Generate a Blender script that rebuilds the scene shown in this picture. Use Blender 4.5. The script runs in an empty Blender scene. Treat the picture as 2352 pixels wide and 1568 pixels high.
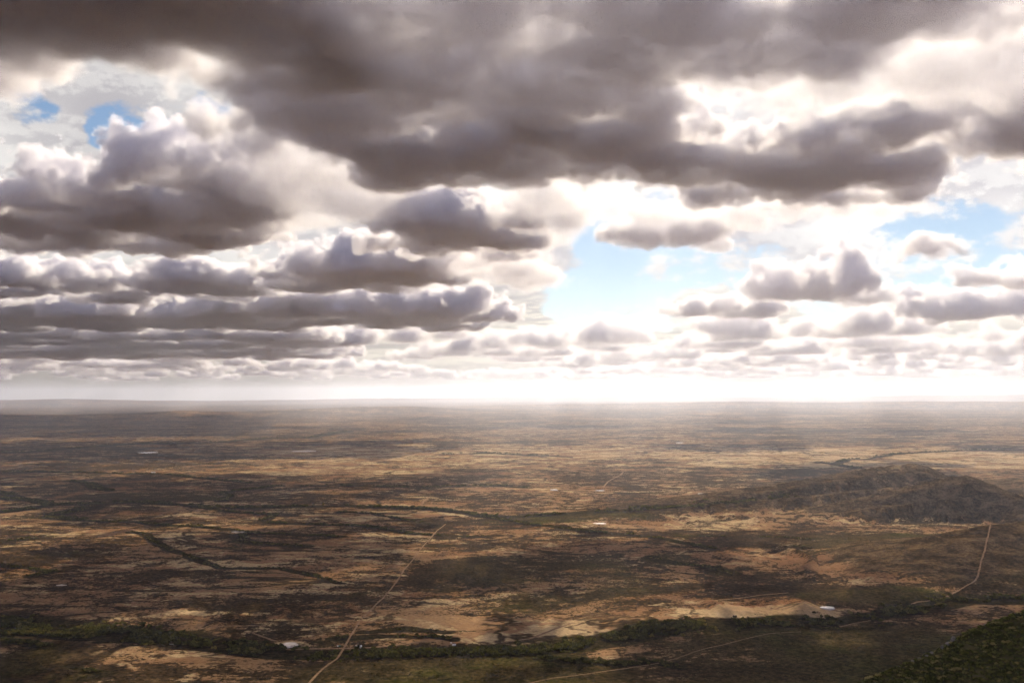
import bpy, math, random
import numpy as np
from mathutils import Vector, Matrix
import time
t0 = time.time()
D = bpy.data
S = bpy.context.scene
COL = S.collection
# ------------------------------------------------------------------ camera
CAM_H = 400.0
LENS = 35.0
PITCH = math.radians(3.03)
ROLL = math.radians(0.20)
cam_d = D.cameras.new('camera'); cam = D.objects.new('camera', cam_d); COL.objects.link(cam)
cam_d.lens = LENS; cam_d.sensor_width = 36; cam_d.clip_start = 1; cam_d.clip_end = 400000
R = Matrix.Rotation(math.pi/2 + PITCH, 3, 'X') @ Matrix.Rotation(-ROLL, 3, 'Z')
cam.matrix_world = Matrix.Translation((0, 0, CAM_H)) @ R.to_4x4()
S.camera = cam
F = 2352*LENS/36
RN = np.array(R)
def ray(px, py):
    v = RN @ np.array([(px-1176)/F, (784-py)/F, -1.0])
    return v/math.hypot(v[0], v[1])         # horizontal length 1
def at_height(px, py, z):
    v = ray(px, py); t = (z-CAM_H)/v[2]
    return np.array([v[0]*t, v[1]*t, z])
def at_dist(px, py, d):
    v = ray(px, py); return np.array([v[0]*d, v[1]*d, CAM_H+v[2]*d])
# ------------------------------------------------------------------ light
SUN_EL = math.radians(27); SUN_AZ = math.radians(12)      # azimuth from +Y towards +X
S.view_settings.view_transform = 'Standard'; S.view_settings.look = 'None'
S.view_settings.exposure = 0.6; S.view_settings.gamma = 1.0
W = D.worlds.new("World"); S.world = W; W.use_nodes = True
nt = W.node_tree; nt.nodes.clear()

class G:
    """tiny helper that writes shader node maths"""
    def __init__(s, nt): s.nt = nt
    def n(s, t, **k):
        x = s.nt.nodes.new(t)
        for a, v in k.items(): setattr(x, a, v)
        return x
    def put(s, sock, v):
        if v is None: return
        if isinstance(v, bpy.types.NodeSocket): s.nt.links.new(v, sock)
        elif isinstance(v, (tuple, list)) and len(v) == 3 and sock.type == 'RGBA': sock.default_value = (*v, 1)
        else: sock.default_value = v
    def m(s, op, a, b=None, c=None, clamp=False):
        x = s.n('ShaderNodeMath', operation=op, use_clamp=clamp)
        for i, v in enumerate((a, b, c)): s.put(x.inputs[i], v)
        return x.outputs[0]
    def v(s, op, a, b=None):
        x = s.n('ShaderNodeVectorMath', operation=op)
        s.put(x.inputs[0], a); s.put(x.inputs[1], b)
        return x.outputs['Value'] if op in ('DOT_PRODUCT', 'LENGTH', 'DISTANCE') else x.outputs[0]
    def scale(s, a, f):
        x = s.n('ShaderNodeVectorMath', operation='SCALE'); s.put(x.inputs[0], a); s.put(x.inputs['Scale'], f); return x.outputs[0]
    def noise(s, vec, scale, detail=5, rough=.55, dist=0., lac=2.0, w=None):
        x = s.n('ShaderNodeTexNoise', noise_dimensions='4D' if w is not None else '3D')
        s.put(x.inputs['Vector'], vec); s.put(x.inputs['Scale'], scale); s.put(x.inputs['Detail'], detail)
        s.put(x.inputs['Roughness'], rough); s.put(x.inputs['Distortion'], dist); s.put(x.inputs['Lacunarity'], lac)
        if w is not None: s.put(x.inputs['W'], w)
        return x.outputs[0]
    def ramp(s, v, a, b, c=0., d=1., smooth=True):
        x = s.n('ShaderNodeMapRange', interpolation_type='SMOOTHSTEP' if smooth else 'LINEAR')
        for i, q in enumerate((v, a, b, c, d)): s.put(x.inputs[i], q)
        return x.outputs[0]
    def mix(s, f, a, b):
        x = s.n('ShaderNodeMix', data_type='RGBA')
        s.put(x.inputs[0], f); s.put(x.inputs[6], a); s.put(x.inputs[7], b); return x.outputs[2]
    def sep(s, v):
        x = s.n('ShaderNodeSeparateXYZ'); s.put(x.inputs[0], v); return x.outputs
    def comb(s, a, b, c):
        x = s.n('ShaderNodeCombineXYZ')
        for i, q in enumerate((a, b, c)): s.put(x.inputs[i], q)
        return x.outputs[0]
g = G(nt)
wo = g.n('ShaderNodeOutputWorld')
sky = g.n('ShaderNodeTexSky', sky_type='NISHITA', sun_disc=False)
sky.sun_elevation = SUN_EL; sky.sun_rotation = SUN_AZ; sky.altitude = 900; sky.air_density = 1.0; sky.dust_density = 0.4; sky.ozone_density = 2.0
blue = g.n('ShaderNodeBackground'); nt.links.new(sky.outputs[0], blue.inputs[0]); blue.inputs[1].default_value = 0.062
tc = g.n('ShaderNodeTexCoord').outputs['Generated']
dx, dy, dz = g.sep(tc)[:3]
zc = g.m('MAXIMUM', dz, 0.0)
inv = g.m('DIVIDE', 1.0, g.m('ADD', zc, 0.035))
plan = g.comb(g.m('MULTIPLY', dx, inv), g.m('MULTIPLY', dy, inv), 0.0)      # a flat layer of high cloud
def lobe(px, py, half_deg, soft=0.6):
    r = ray(px, py); r = r/np.linalg.norm(r)
    return g.ramp(g.v('DOT_PRODUCT', tc, tuple(r)), math.cos(math.radians(half_deg)), math.cos(math.radians(half_deg*(1-soft))))
def lobe_e(px, py, wx, wy):
    """soft ellipse in azimuth and elevation, in degrees, around the direction seen at px, py"""
    r = ray(px, py); az0 = math.atan2(r[0], r[1]); el0 = math.atan(r[2])
    a = g.m('DIVIDE', g.m('SUBTRACT', g.m('ARCTAN2', dx, dy), az0), math.radians(wx))
    e = g.m('DIVIDE', g.m('SUBTRACT', g.m('ARCSINE', dz), el0), math.radians(wy))
    return g.ramp(g.m('ADD', g.m('MULTIPLY', a, a), g.m('MULTIPLY', e, e)), 1.0, 0.1)
def total(xs):
    t = xs[0]
    for x in xs[1:]: t = g.m('ADD', t, x)
    return t
# puffy detail: noise on the direction itself, finer and flatter towards the horizon
flatv = g.comb(dx, g.m('MULTIPLY', dy, .3), g.m('MULTIPLY', dz, 2.2))
rowv = g.comb(g.m('MULTIPLY', g.m('DIVIDE', dx, dy), 1.0), g.m('MULTIPLY', g.m('LOGARITHM', g.m('ADD', zc, .02), 2.718), .55), 0.0)
puffv = g.comb(dx, dy, g.m('MULTIPLY', dz, 1.9))
nA = g.noise(puffv, 8.0, 9, .60)
nB = g.noise(g.v('ADD', puffv, (0., 0., .014)), 8.0, 9, .60)
nC = g.noise(puffv, 3.0, 5, .55)
holes = g.m('MINIMUM', 1.0, total([lobe_e(310, 290, 3.3, 3.3), g.m('MULTIPLY', .8, lobe_e(480, 225, 2.4, 1.8)), g.m('MULTIPLY', .9, lobe_e(1440, 505, 5.5, 3.2)),
               g.m('MULTIPLY', .78, lobe_e(1720, 640, 16, 4.2)), g.m('MULTIPLY', .78, lobe_e(2260, 560, 9, 3.8)), g.m('MULTIPLY', .6, lobe_e(60, 245, 2.4, 1.8)), g.m('MULTIPLY', .5, lobe_e(1500, 690, 9, 2.4))]))
cover = g.ramp(g.m('SUBTRACT', g.m('ADD', g.m('MULTIPLY', g.m('SUBTRACT', nA, .5), 3.4), .85), g.m('MULTIPLY', holes, .90)), -.02, .26)
low = g.ramp(dz, .075, .03)
cover = g.m('MAXIMUM', cover, low)
sunv = np.array([math.sin(SUN_AZ)*math.cos(SUN_EL), math.cos(SUN_AZ)*math.cos(SUN_EL), math.sin(SUN_EL)])
az = g.m('ARCTAN2', dx, dy)
right = g.ramp(az, math.radians(-24), math.radians(8))
relief = g.ramp(g.m('SUBTRACT', nA, nB), -.03, .035)
shade = g.mix(g.m('ADD', g.m('MULTIPLY', g.ramp(nC, .40, .58), .6), g.m('MULTIPLY', relief, .4)), (.60, .575, .60), (1.0, .975, .94))
nH = g.noise(g.comb(dx, dy, g.m('MULTIPLY', dz, 7.)), 16., 7, .62); nH2 = g.noise(g.comb(dx, dy, g.m('ADD', g.m('MULTIPLY', dz, 7.), .018)), 16., 7, .62)
rowc = g.mix(g.m('ADD', g.m('MULTIPLY', g.ramp(g.m('SUBTRACT', nH, nH2), -.03, .04), .55), g.m('MULTIPLY', g.ramp(nH, .4, .6), .45)), (.55, .51, .47), (.90, .83, .70))
rowc = g.mix(g.ramp(dz, .035, .008), rowc, (.44, .40, .335))
cc = g.mix(g.ramp(dz, .15, .05), shade, rowc)
bright = g.m('ADD', .60, g.m('MULTIPLY', right, .20))
over = g.ramp(dz, .40, .75, 1., .22)                              # cloud overhead, out of view, dimmed to lower the ambient light
back = g.ramp(dy, -.2, .3, 1.05, 1.)  # unseen sky behind the viewer, brightened to fill cloud faces and hillside
cc = g.mix(g.ramp(dy, .3, -.2), cc, (.56, .57, .78)); cc = g.mix(g.ramp(dz, .40, .55), cc, (.58, .58, .80))  # unseen sky tinted lavender to colour the light on the clouds
cl = g.n('ShaderNodeBackground'); g.put(cl.inputs[0], cc)
g.put(cl.inputs[1], g.m('MULTIPLY', bright, g.m('MULTIPLY', over, back)))
mx = g.n('ShaderNodeMixShader'); g.put(mx.inputs[0], cover)
nt.links.new(blue.outputs[0], mx.inputs[1]); nt.links.new(cl.outputs[0], mx.inputs[2]); nt.links.new(mx.outputs[0], wo.inputs[0])
sl = D.lights.new('sun', 'SUN'); sun = D.objects.new('sun', sl); COL.objects.link(sun)
sl.energy = 4.5; sl.angle = math.radians(0.5); sl.color = (1, .86, .66)
sd = Vector((math.sin(SUN_AZ)*math.cos(SUN_EL), math.cos(SUN_AZ)*math.cos(SUN_EL), math.sin(SUN_EL)))
sun.rotation_euler = sd.to_track_quat('Z', 'Y').to_euler()
S.cycles.use_denoising = True
S.cycles.denoising_prefilter = 'FAST'
S.cycles.volume_bounces = 7
S.cycles.max_bounces = 8
S.cycles.diffuse_bounces = 2
S.cycles.adaptive_threshold = 0.06
S.cycles.volume_step_rate = 3.0
# ------------------------------------------------------------------ clouds
def cloud_mat(name, dens, g_=0.3, eat=.5, size=55., det=2):
    m = D.materials.new(name); m.use_nodes = True; q = G(m.node_tree); m.node_tree.nodes.clear()
    o = q.n('ShaderNodeOutputMaterial'); p = q.n('ShaderNodeVolumePrincipled')
    p.inputs['Color'].default_value = (.968, .964, 1, 1); p.inputs['Anisotropy'].default_value = g_
    p.inputs['Density Attribute'].default_value = ''
    at = q.n('ShaderNodeAttribute', attribute_name='density').outputs['Fac']
    if eat:
        pos = q.n('ShaderNodeNewGeometry').outputs['Position']
        nz = q.noise(pos, 1/size, det, .62)
        at = q.m('MULTIPLY', q.m('SUBTRACT', at, q.m('MULTIPLY', nz, eat)), 1/(1-eat*.5), clamp=True)
    q.put(p.inputs['Density'], q.m('MULTIPLY', at, dens))
    m.node_tree.links.new(p.outputs[0], o.inputs['Volume']); return m
CM = cloud_mat('cloud_vapour', .028)
CM2 = cloud_mat('crisp_cloud_vapour', .032, .3, .7, 60., 4)
CF2 = cloud_mat('bank_vapour', .018, .3, .5, 120., 3)
CW = cloud_mat('white_cumulus_vapour', .017, .3, .8, 70., 5)
CT = cloud_mat('thin_cloud_vapour', .006)
CF = cloud_mat('far_cloud_vapour', .012, .3, 0)
rng = np.random.default_rng(5)
def cloud(pts, rad, base, flat, vox, noise_m, amp, label, top=700, seed=0, mat=CM, gain=3, fill=0.):
    """pts: puff centres in world metres; rad: puff radius; flat: vertical squash"""
    me = D.volumes.new('cloud'); o = D.objects.new('cloud', me); COL.objects.link(o)
    ng = D.node_groups.new('cloud_field', 'GeometryNodeTree')
    ng.interface.new_socket('Geometry', in_out='INPUT', socket_type='NodeSocketGeometry')
    ng.interface.new_socket('Geometry', in_out='OUTPUT', socket_type='NodeSocketGeometry')
    N = ng.nodes; L = ng.links
    gi = N.new('NodeGroupInput'); go = N.new('NodeGroupOutput')
    P = np.array(pts); lo = P.min(0)-rad*1.5; hi = P.max(0)+rad*1.5
    lo[2] = base-40; hi[2] = min(hi[2], base+top)
    vc = N.new('GeometryNodeVolumeCube')
    vc.inputs['Min'].default_value = lo; vc.inputs['Max'].default_value = hi
    for k, ax in enumerate('XYZ'):
        vc.inputs['Resolution '+ax].default_value = int(max(4, (hi[k]-lo[k])/(vox if k<2 else vox*.7)))
    pos = N.new('GeometryNodeInputPosition')
    def math_(op, a, b=None, c=None):
        m = N.new('ShaderNodeMath'); m.operation = op
        for i, v in enumerate((a, b, c)):
            if v is None: continue
            if isinstance(v, (int, float)): m.inputs[i].default_value = v
            else: L.new(v, m.inputs[i])
        return m.outputs[0]
    sc = N.new('ShaderNodeVectorMath'); sc.operation = 'MULTIPLY'; sc.inputs[1].default_value = (1, 1, 1/flat)
    L.new(pos.outputs[0], sc.inputs[0])
    # puff points squashed the same way
    tr = N.new('GeometryNodeJoinGeometry')
    for p_ in pts:
        q_ = N.new('GeometryNodePoints'); q_.inputs['Count'].default_value = 1
        q_.inputs['Position'].default_value = (p_[0], p_[1], p_[2]/flat); L.new(q_.outputs[0], tr.inputs[0])
    pr = N.new('GeometryNodeProximity'); pr.target_element = 'POINTS'
    L.new(tr.outputs[0], pr.inputs[0])
    L.new(sc.outputs[0], pr.inputs['Sample Position'] if 'Sample Position' in pr.inputs else pr.inputs['Source Position'])
    shape = math_('SUBTRACT', 1.0+fill, math_('DIVIDE', pr.outputs['Distance'], rad))
    n1 = N.new('ShaderNodeTexNoise'); n1.noise_dimensions = '4D'; n1.inputs['W'].default_value = seed*3.7
    n1.inputs['Scale'].default_value = 1/noise_m; n1.inputs['Detail'].default_value = 6; n1.inputs['Roughness'].default_value = .72
    L.new(pos.outputs[0], n1.inputs['Vector'])
    d = math_('ADD', shape, math_('MULTIPLY', math_('SUBTRACT', n1.outputs[0], .5), amp))
    sp = N.new('ShaderNodeSeparateXYZ'); L.new(pos.outputs[0], sp.inputs[0])
    mr = N.new('ShaderNodeMapRange'); mr.interpolation_type = 'SMOOTHSTEP'
    L.new(math_('ADD', sp.outputs[2], math_('MULTIPLY', n1.outputs[0], 170)), mr.inputs[0])
    mr.inputs[1].default_value = base-10+85; mr.inputs[2].default_value = base+60+85
    d = math_('MULTIPLY', math_('MULTIPLY', d, gain), mr.outputs[0])
    cl = N.new('ShaderNodeClamp'); L.new(d, cl.inputs[0])
    L.new(math_('MULTIPLY', cl.outputs[0], math_('ADD', .5, n1.outputs[0])), vc.inputs['Density'])
    sm = N.new('GeometryNodeSetMaterial'); sm.inputs['Material'].default_value = mat
    L.new(vc.outputs[0], sm.inputs[0]); L.new(sm.outputs[0], go.inputs[0])
    md = o.modifiers.new('field', 'NODES'); md.node_group = ng
    me.materials.append(mat)
    o['label'] = label; o['category'] = 'cloud'
    return o
BASE = CAM_H+700; K = .778
def patch(px0, px1, d0, d1, rad, h0=30, h1=220, base=BASE, space=.8, keep=.9, sk=0.0):
    """puff centres on a jittered grid between two image columns and two ground distances (metres) ahead of the viewer"""
    out = []; d0, d1, rad, h0, h1 = d0*K, d1*K, rad*K, h0*K, h1*K
    d0 += rad*.75; d1 -= rad*.75
    if d1 <= d0: d0 = d1 = (d0+d1)/2
    d = d0
    while d <= d1+1:
        x0 = (px0-1176)/F*d + rad*.75; x1 = (px1-1176)/F*d - rad*.75
        if x1 < x0: x0 = x1 = (x0+x1)/2
        x = x0
        while x <= x1+1:
            if rng.random() < keep:
                t = (x-x0)/max(1, x1-x0)
                out.append((x+rng.uniform(-.35, .35)*rad, d+sk*t+rng.uniform(-.3, .3)*rad, base+rng.uniform(h0, h1)))
            x += rad*space
        d += rad*space
    return out
def C(pts, rad, flat, vox, noise_m, amp, label, seed, off=0., top=700, gain=3, mat=CM, fill=0.):
    return cloud(pts, rad*K, BASE+off*.9+20, flat, vox*K, noise_m*K, amp, label, top, seed, mat, gain, fill)
C(patch(-700, 1650, 1000, 2350, 300, keep=1)+patch(-700, 800, 2000, 2950, 300, keep=1), 300, .45, 15, 480, 4.7, 'smooth dark cloud filling the upper left corner of the sky', 1, gain=1.8, fill=.6)
C(patch(560, 960, 3000, 4000, 250, 20, 110, keep=.9)+patch(860, 1550, 2500, 3650, 250, 20, 90, keep=1)+patch(1450, 2050, 2250, 3150, 250, 20, 80, keep=1)+patch(1950, 2600, 1700, 2700, 250, 20, 80, keep=1), 260, .42, 14, 400, 4.9, 'broad dark grey cloud with a soft edge across the top centre and right', 2, off=13, gain=2.2, fill=.5)
C(patch(860, 1250, 3900, 4600, 250, 30, 110)+patch(1050, 1650, 3700, 4550, 250, 30, 150, keep=1)+patch(1600, 2100, 3900, 4950, 240, 30, 110, keep=1)+patch(2050, 2600, 3500, 4150, 240, 20, 90, keep=1), 240, .5, 12, 330, 5.5, 'long flat based cloud band reaching the right edge above the blue gap', 3, off=-11, gain=3, fill=.3, mat=CM2)
C(patch(-250, 640, 4750, 6900, 300, 30, 200, keep=.85)+patch(280, 600, 4500, 5000, 250, 120, 280), 300, .6, 15, 360, 5.5, 'heaped grey cloud at the left edge under the white gap', 4, off=23, gain=5, mat=CM2)
C(patch(880, 1270, 5400, 6500, 270, 30, 150), 270, .65, 15, 300, 5.5, 'grey puffy cloud in the middle of the sky left of the blue gap', 5, off=-23, gain=5, mat=CM2)
C(patch(620, 1060, 7600, 9400, 330, 30, 150), 330, .6, 24, 380, 5.5, 'flat grey cloud with ragged white top below the puffy middle cloud', 6, off=5, gain=5, mat=CM2)
C(patch(1110, 1260, 6900, 7400, 190, 30, 100), 190, .7, 24, 260, 5.5, 'small grey cloud scrap between the puffy middle cloud and the right hand clear sky', 7, off=30, gain=3.5, mat=CW)
C(patch(-200, 1150, 11200, 14000, 430, 30, 190, keep=.55), 480, .45, 42, 600, 5.5, 'long low grey cloud layer on the left above the horizon clouds', 8, off=-30, gain=5, mat=CM2)
C(patch(-200, 640, 8600, 10600, 350, 30, 190, keep=.5), 380, .5, 34, 450, 5.5, 'low cloud with bright tops at the far left above the long layer', 9, off=37, gain=5, mat=CM2)
C(patch(1380, 1690, 5800, 6350, 160, 20, 100), 160, .6, 18, 220, 5.5, 'small grey and white cloud just below the blue gap', 10, off=-27, gain=3.5, mat=CW)
C(patch(1720, 1910, 5100, 5700, 160, 20, 100), 160, .6, 18, 220, 5.5, 'small ragged cloud hanging below the long cloud band', 11, off=43, gain=3.5, mat=CW)
C(patch(1740, 2010, 9200, 10500, 360, 30, 220), 360, .65, 32, 420, 5.5, 'heaped cumulus cloud alone in the pale right hand sky', 12, off=-35, gain=3.5, mat=CW)
C(patch(1560, 1790, 12000, 13300, 380, 30, 180), 380, .55, 40, 420, 5.5, 'lower cumulus cloud touching the left foot of the heaped cumulus', 13, off=48, gain=3.5, mat=CW)
C(patch(2080, 2450, 11600, 12900, 420, 30, 180), 420, .55, 40, 420, 5.5, 'cumulus cloud near the right edge low in the sky', 14, off=-48, gain=3.5, mat=CW)
C(patch(2230, 2450, 9000, 9700, 300, 30, 180), 300, .6, 32, 380, 5.5, 'cloud cut by the right edge above the low cumulus', 15, off=53, gain=3.5, mat=CW)
C(patch(2060, 2210, 6450, 6850, 150, 20, 80), 150, .6, 20, 220, 5.5, 'small round white cloud with a grey base at right', 16, off=-53, gain=3.5, mat=CW)
C(patch(2090, 2240, 4500, 4800, 120, 20, 50), 120, .6, 16, 180, 5.5, 'small dark cloud wisp under the right end of the long band', 17, off=58, gain=3.5, mat=CW)
C(patch(430, 930, 4100, 5700, 280, 30, 160, keep=.8), 280, .7, 17, 330, 5.5, 'bright thin white cloud between the left heap and the puffy middle cloud', 18, off=-40, mat=CT)
C(patch(1850, 2600, 2750, 3400, 260, 30, 120, keep=.8), 260, .6, 16, 330, 5.5, 'bright white cloud strip at right between the two dark bands', 20, off=-51, mat=CT)
C(patch(900, 1320, 7300, 9800, 330, 30, 160, keep=.7), 330, .6, 26, 380, 5.5, 'bright white cloud above the horizon in the middle of the sky', 22, off=47, mat=CT)
C(patch(1230, 1420, 4800, 6000, 230, 30, 140, keep=.9), 230, .7, 17, 300, 5.5, 'white cloud at the left side of the blue gap', 23, off=-47, mat=CT)
C(patch(1430, 1760, 5500, 6600, 250, 30, 110, keep=.9)+patch(1850, 2080, 4900, 5900, 230, 30, 110), 240, .6, 18, 300, 5.5, 'pale white cloud sheet below the long dark band', 24, off=37, mat=CT)
C(patch(-500, 800, 15500, 25000, 700, 30, 160, keep=.36), 800, .35, 60, 800, 5.7, 'far grey cloud bank low on the left above the horizon', 25, off=-20, gain=5, mat=CF2)
r_ = np.random.default_rng(3); far_pts = []
for i in range(230):
    d_ = 15000*(1+3.2*r_.random()**.95); x_ = r_.uniform(-.68, .62)*d_; w_ = r_.uniform(500, 3000)
    for k_ in range(int(w_/450)+1): far_pts.append((x_+r_.uniform(-.5, .5)*w_, d_+r_.uniform(-.3, .3)*w_, BASE+r_.uniform(20, 160)))
far = cloud(np.array(far_pts)*np.array([.78, .78, 1]), 420*.78, BASE+60, .6, 75, 480, 5.7, 'rows of tiny far clouds above the horizon', 620, 21, CF, 3)
far.name = 'distant_clouds'; far['kind'] = 'stuff'
print('clouds', time.time()-t0)
# ------------------------------------------------------------------ numpy noise
def vnoise(x, y, seed=0):
    xi = np.floor(x).astype(np.int64); yi = np.floor(y).astype(np.int64)
    fx = x-xi; fy = y-yi
    fx = fx*fx*fx*(fx*(fx*6-15)+10); fy = fy*fy*fy*(fy*(fy*6-15)+10)
    def h(a, b):
        n = (a*374761393 + b*668265263 + seed*974634777) & 0xffffffff
        n = ((n ^ (n >> 13))*1274126177) & 0xffffffff
        return ((n ^ (n >> 16)) & 0xffff)/65535.0*2-1
    a = h(xi, yi); b = h(xi+1, yi); c = h(xi, yi+1); d = h(xi+1, yi+1)
    return (a*(1-fx)+b*fx)*(1-fy)+(c*(1-fx)+d*fx)*fy
def fbm(x, y, wl, octv=5, rough=.5, seed=0, ridged=False):
    s = 0; a = 1; t = 0
    for k in range(octv):
        v = vnoise(x/wl+k*17.3, y/wl-k*9.1, seed+k)
        if ridged: v = 1-2*np.abs(v)
        s = s+a*v; t += a; a *= rough; wl /= 2.03
    return s/t
def sstep(a, b, x):
    t = np.clip((x-a)/(b-a), 0, 1); return t*t*(3-2*t)
# ------------------------------------------------------------------ where things lie (columns and rows read off the photograph, dropped onto the plain)
def gp(px, py): return at_height(px, py, 0.0)[:2]
def line(*pts): return np.array([gp(*p) for p in pts])
def seg_dist(x, y, L):
    d = np.full(np.shape(x), 1e9)
    for (ax, ay), (bx, by) in zip(L[:-1], L[1:]):
        vx, vy = bx-ax, by-ay
        t = np.clip(((x-ax)*vx+(y-ay)*vy)/(vx*vx+vy*vy+1e-9), 0, 1)
        d = np.minimum(d, np.hypot(x-ax-t*vx, y-ay-t*vy))
    return d
RIVERS = [   # polyline, half width in metres, tree height, tree count per 100 m
 (line((-160,1415),(34,1427),(135,1437),(271,1448),(406,1464),(508,1481),(609,1495),(711,1503),(795,1503),(913,1497),(1049,1495),(1184,1495),(1286,1485),(1387,1468),(1489,1451),(1574,1437),(1624,1437),(1759,1427),(1895,1424),(1996,1414),(2098,1393),(2199,1376),(2352,1373),(2500,1368)), 30, 7.5, 150),
 (line((1235,1512),(1320,1522),(1421,1529),(1506,1525),(1557,1535)), 11, 5, 60),
 (line((-150,1140),(0,1145),(34,1147),(78,1150),(118,1159),(190,1159),(257,1155),(338,1155),(406,1159),(474,1166),(575,1166),(677,1164),(778,1162),(880,1166),(981,1169),(1049,1176),(1116,1186),(1184,1186),(1320,1181),(1574,1180),(1658,1177),(1827,1170)), 24, 8, 50),
 (line((118,1159),(68,1169),(0,1177),(-100,1182)), 22, 8, 50),
 (line((406,1159),(474,1168),(542,1177),(609,1181),(633,1182),(606,1194),(626,1201),(711,1204),(778,1206),(842,1208),(886,1216),(947,1226),(1083,1232),(1130,1235)), 13, 6, 35),
 (line((778,1176),(846,1179),(930,1193),(1015,1208)), 9, 5, 25),
 (line((118,1186),(169,1194),(237,1198),(305,1199),(372,1206),(440,1208),(525,1216),(575,1223),(643,1226),(778,1232)), 15, 5, 35),
 (line((200,1165),(130,1180),(118,1188),(180,1195)), 40, 6, 60),
 (line((300,1222),(330,1225),(350,1240),(380,1258),(437,1278),(508,1305),(643,1305),(711,1319),(778,1339)), 11, 4, 22),
 (line((560,1226),(556,1240),(590,1248),(700,1254)), 16, 5, 30),
 (line((0,1083),(169,1084),(305,1088),(389,1089),(433,1096),(508,1103),(575,1111)), 16, 8, 22),
 (line((162,1105),(210,1111),(220,1121),(254,1128)), 22, 8, 22),
 (line((-100,1040),(60,1038),(203,1027),(338,1018),(508,1015),(609,1006),(711,1005),(796,990)), 60, 9, 10),
 (line((-60,1125),(0,1132),(20,1135),(37,1143)), 22, 8, 22),
 (line((508,1150),(530,1140),(508,1132),(582,1125),(623,1118),(796,1116),(947,1120),(1150,1116),(1218,1121)), 14, 8, 22),
 (line((1015,1045),(1116,1042),(1218,1047),(1303,1050)), 36, 10, 10),
 (line((1874,1061),(1922,1067),(1972,1076)), 26, 9, 10),
 (line((1922,1064),(1945,1056),(1996,1054),(2064,1042),(2165,1037),(2250,1034),(2420,1036)), 26, 9, 10),
 (line((1116,1186),(1208,1203),(1269,1208),(1320,1216),(1387,1223),(1472,1230),(1540,1240),(1574,1247),(1640,1262)), 15, 6, 35),
 (line((1556,1230),(1692,1232),(1793,1233),(1861,1240)), 9, 5, 25),
 (line((1500,1280),(1556,1295),(1624,1305),(1685,1319)), 15, 4, 40),
 (line((-60,1250),(0,1246),(68,1239)), 22, 5, 25),
 (line((-60,1295),(0,1299),(60,1305),(118,1314),(70,1325)), 14, 4, 40),
 (line((-100,1424),(100,1438),(250,1450),(345,1456)), 26, 7, 120),
 (line((-60,1464),(60,1457),(180,1463),(310,1471)), 13, 6, 90),
 (line((0,1472),(60,1478),(110,1487)), 12, 5, 50),
 (line((150,1530),(215,1545),(260,1550),(150,1565)), 7, 5, 70),
 (line((40,1450),(120,1458),(200,1466),(230,1462)), 16, 6, 90),
 (line((230,1475),(290,1470),(350,1475),(330,1482)), 9, 5, 70),
 (line((778,1467),(900,1462),(1000,1462),(1040,1468)), 10, 4, 40),
 (line((830,1455),(930,1445),(1030,1452)), 12, 3, 22),
 (line((1890,1440),(1990,1445),(2050,1430)), 8, 3, 25),
]
def box(x0, x1, y0, y1):
    """centre and half sizes, in metres, of a patch of plain seen between these columns and rows"""
    c = gp((x0+x1)/2, (y0+y1)/2); n = gp((x0+x1)/2, y1); f = gp((x0+x1)/2, y0); l = gp(x0, (y0+y1)/2); r = gp(x1, (y0+y1)/2)
    return (c[0], (n[1]+f[1])/2, (r[0]-l[0])/2, (f[1]-n[1])/2)
BARE_LIT = [(box(860,1340,1418,1478),1), (box(620,700,1472,1488),1.2), (box(150,560,1482,1530),.4), (box(1560,1960,1396,1420),1), (box(600,900,1400,1440),.4),  # bare soil and pans, plus sunlit patches painted in as paler ground
        (box(1300,1420,1425,1460),.5), (box(100,460,1215,1235),.6), (box(500,1000,1070,1095),.6), (box(400,1050,1172,1195),.55), (box(1250,2000,1186,1215),.5),
        (box(600,1600,1020,1070),.7), (box(1500,2500,1028,1078),1), (box(2000,2300,1150,1172),.5), (box(40,760,1250,1400),.25)]  # includes the sunlit plain behind the ridge, painted paler
OLIVE = [(box(1500,2352,1420,1600),1), (box(700,1500,1505,1600),.8), (box(1850,2200,1355,1385),1.0), (box(-60,120,1490,1568),1), (box(1150,1500,1180,1200),.9),
         (box(1900,2500,1225,1350),.9), (box(150,620,1130,1150),.5), (box(1000,1500,1270,1400),.6), (box(1480,1600,1270,1300),.8), (box(500,620,1470,1484),1), (box(1000,1200,1478,1500),.9), (box(2150,2400,1365,1380),1.2)]
BADL = [(box(1560,2352,1255,1330),1), (box(1620,1950,1375,1412),.9), (box(1300,1620,1240,1290),.5), (box(1350,1620,1420,1455),.6), (box(1900,2352,1300,1345),.9)]
def zone(x, y, Z):
    v = np.zeros(np.shape(x))
    for (cx, cy, rx, ry), a in Z:
        q = ((x-cx)/rx)**2+((y-cy)/ry)**2
        v = np.maximum(v, a*sstep(1.7, .35, q + .5*fbm(x, y, max(rx, ry)*.35, 4, .6, 77)))
    return v
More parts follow.
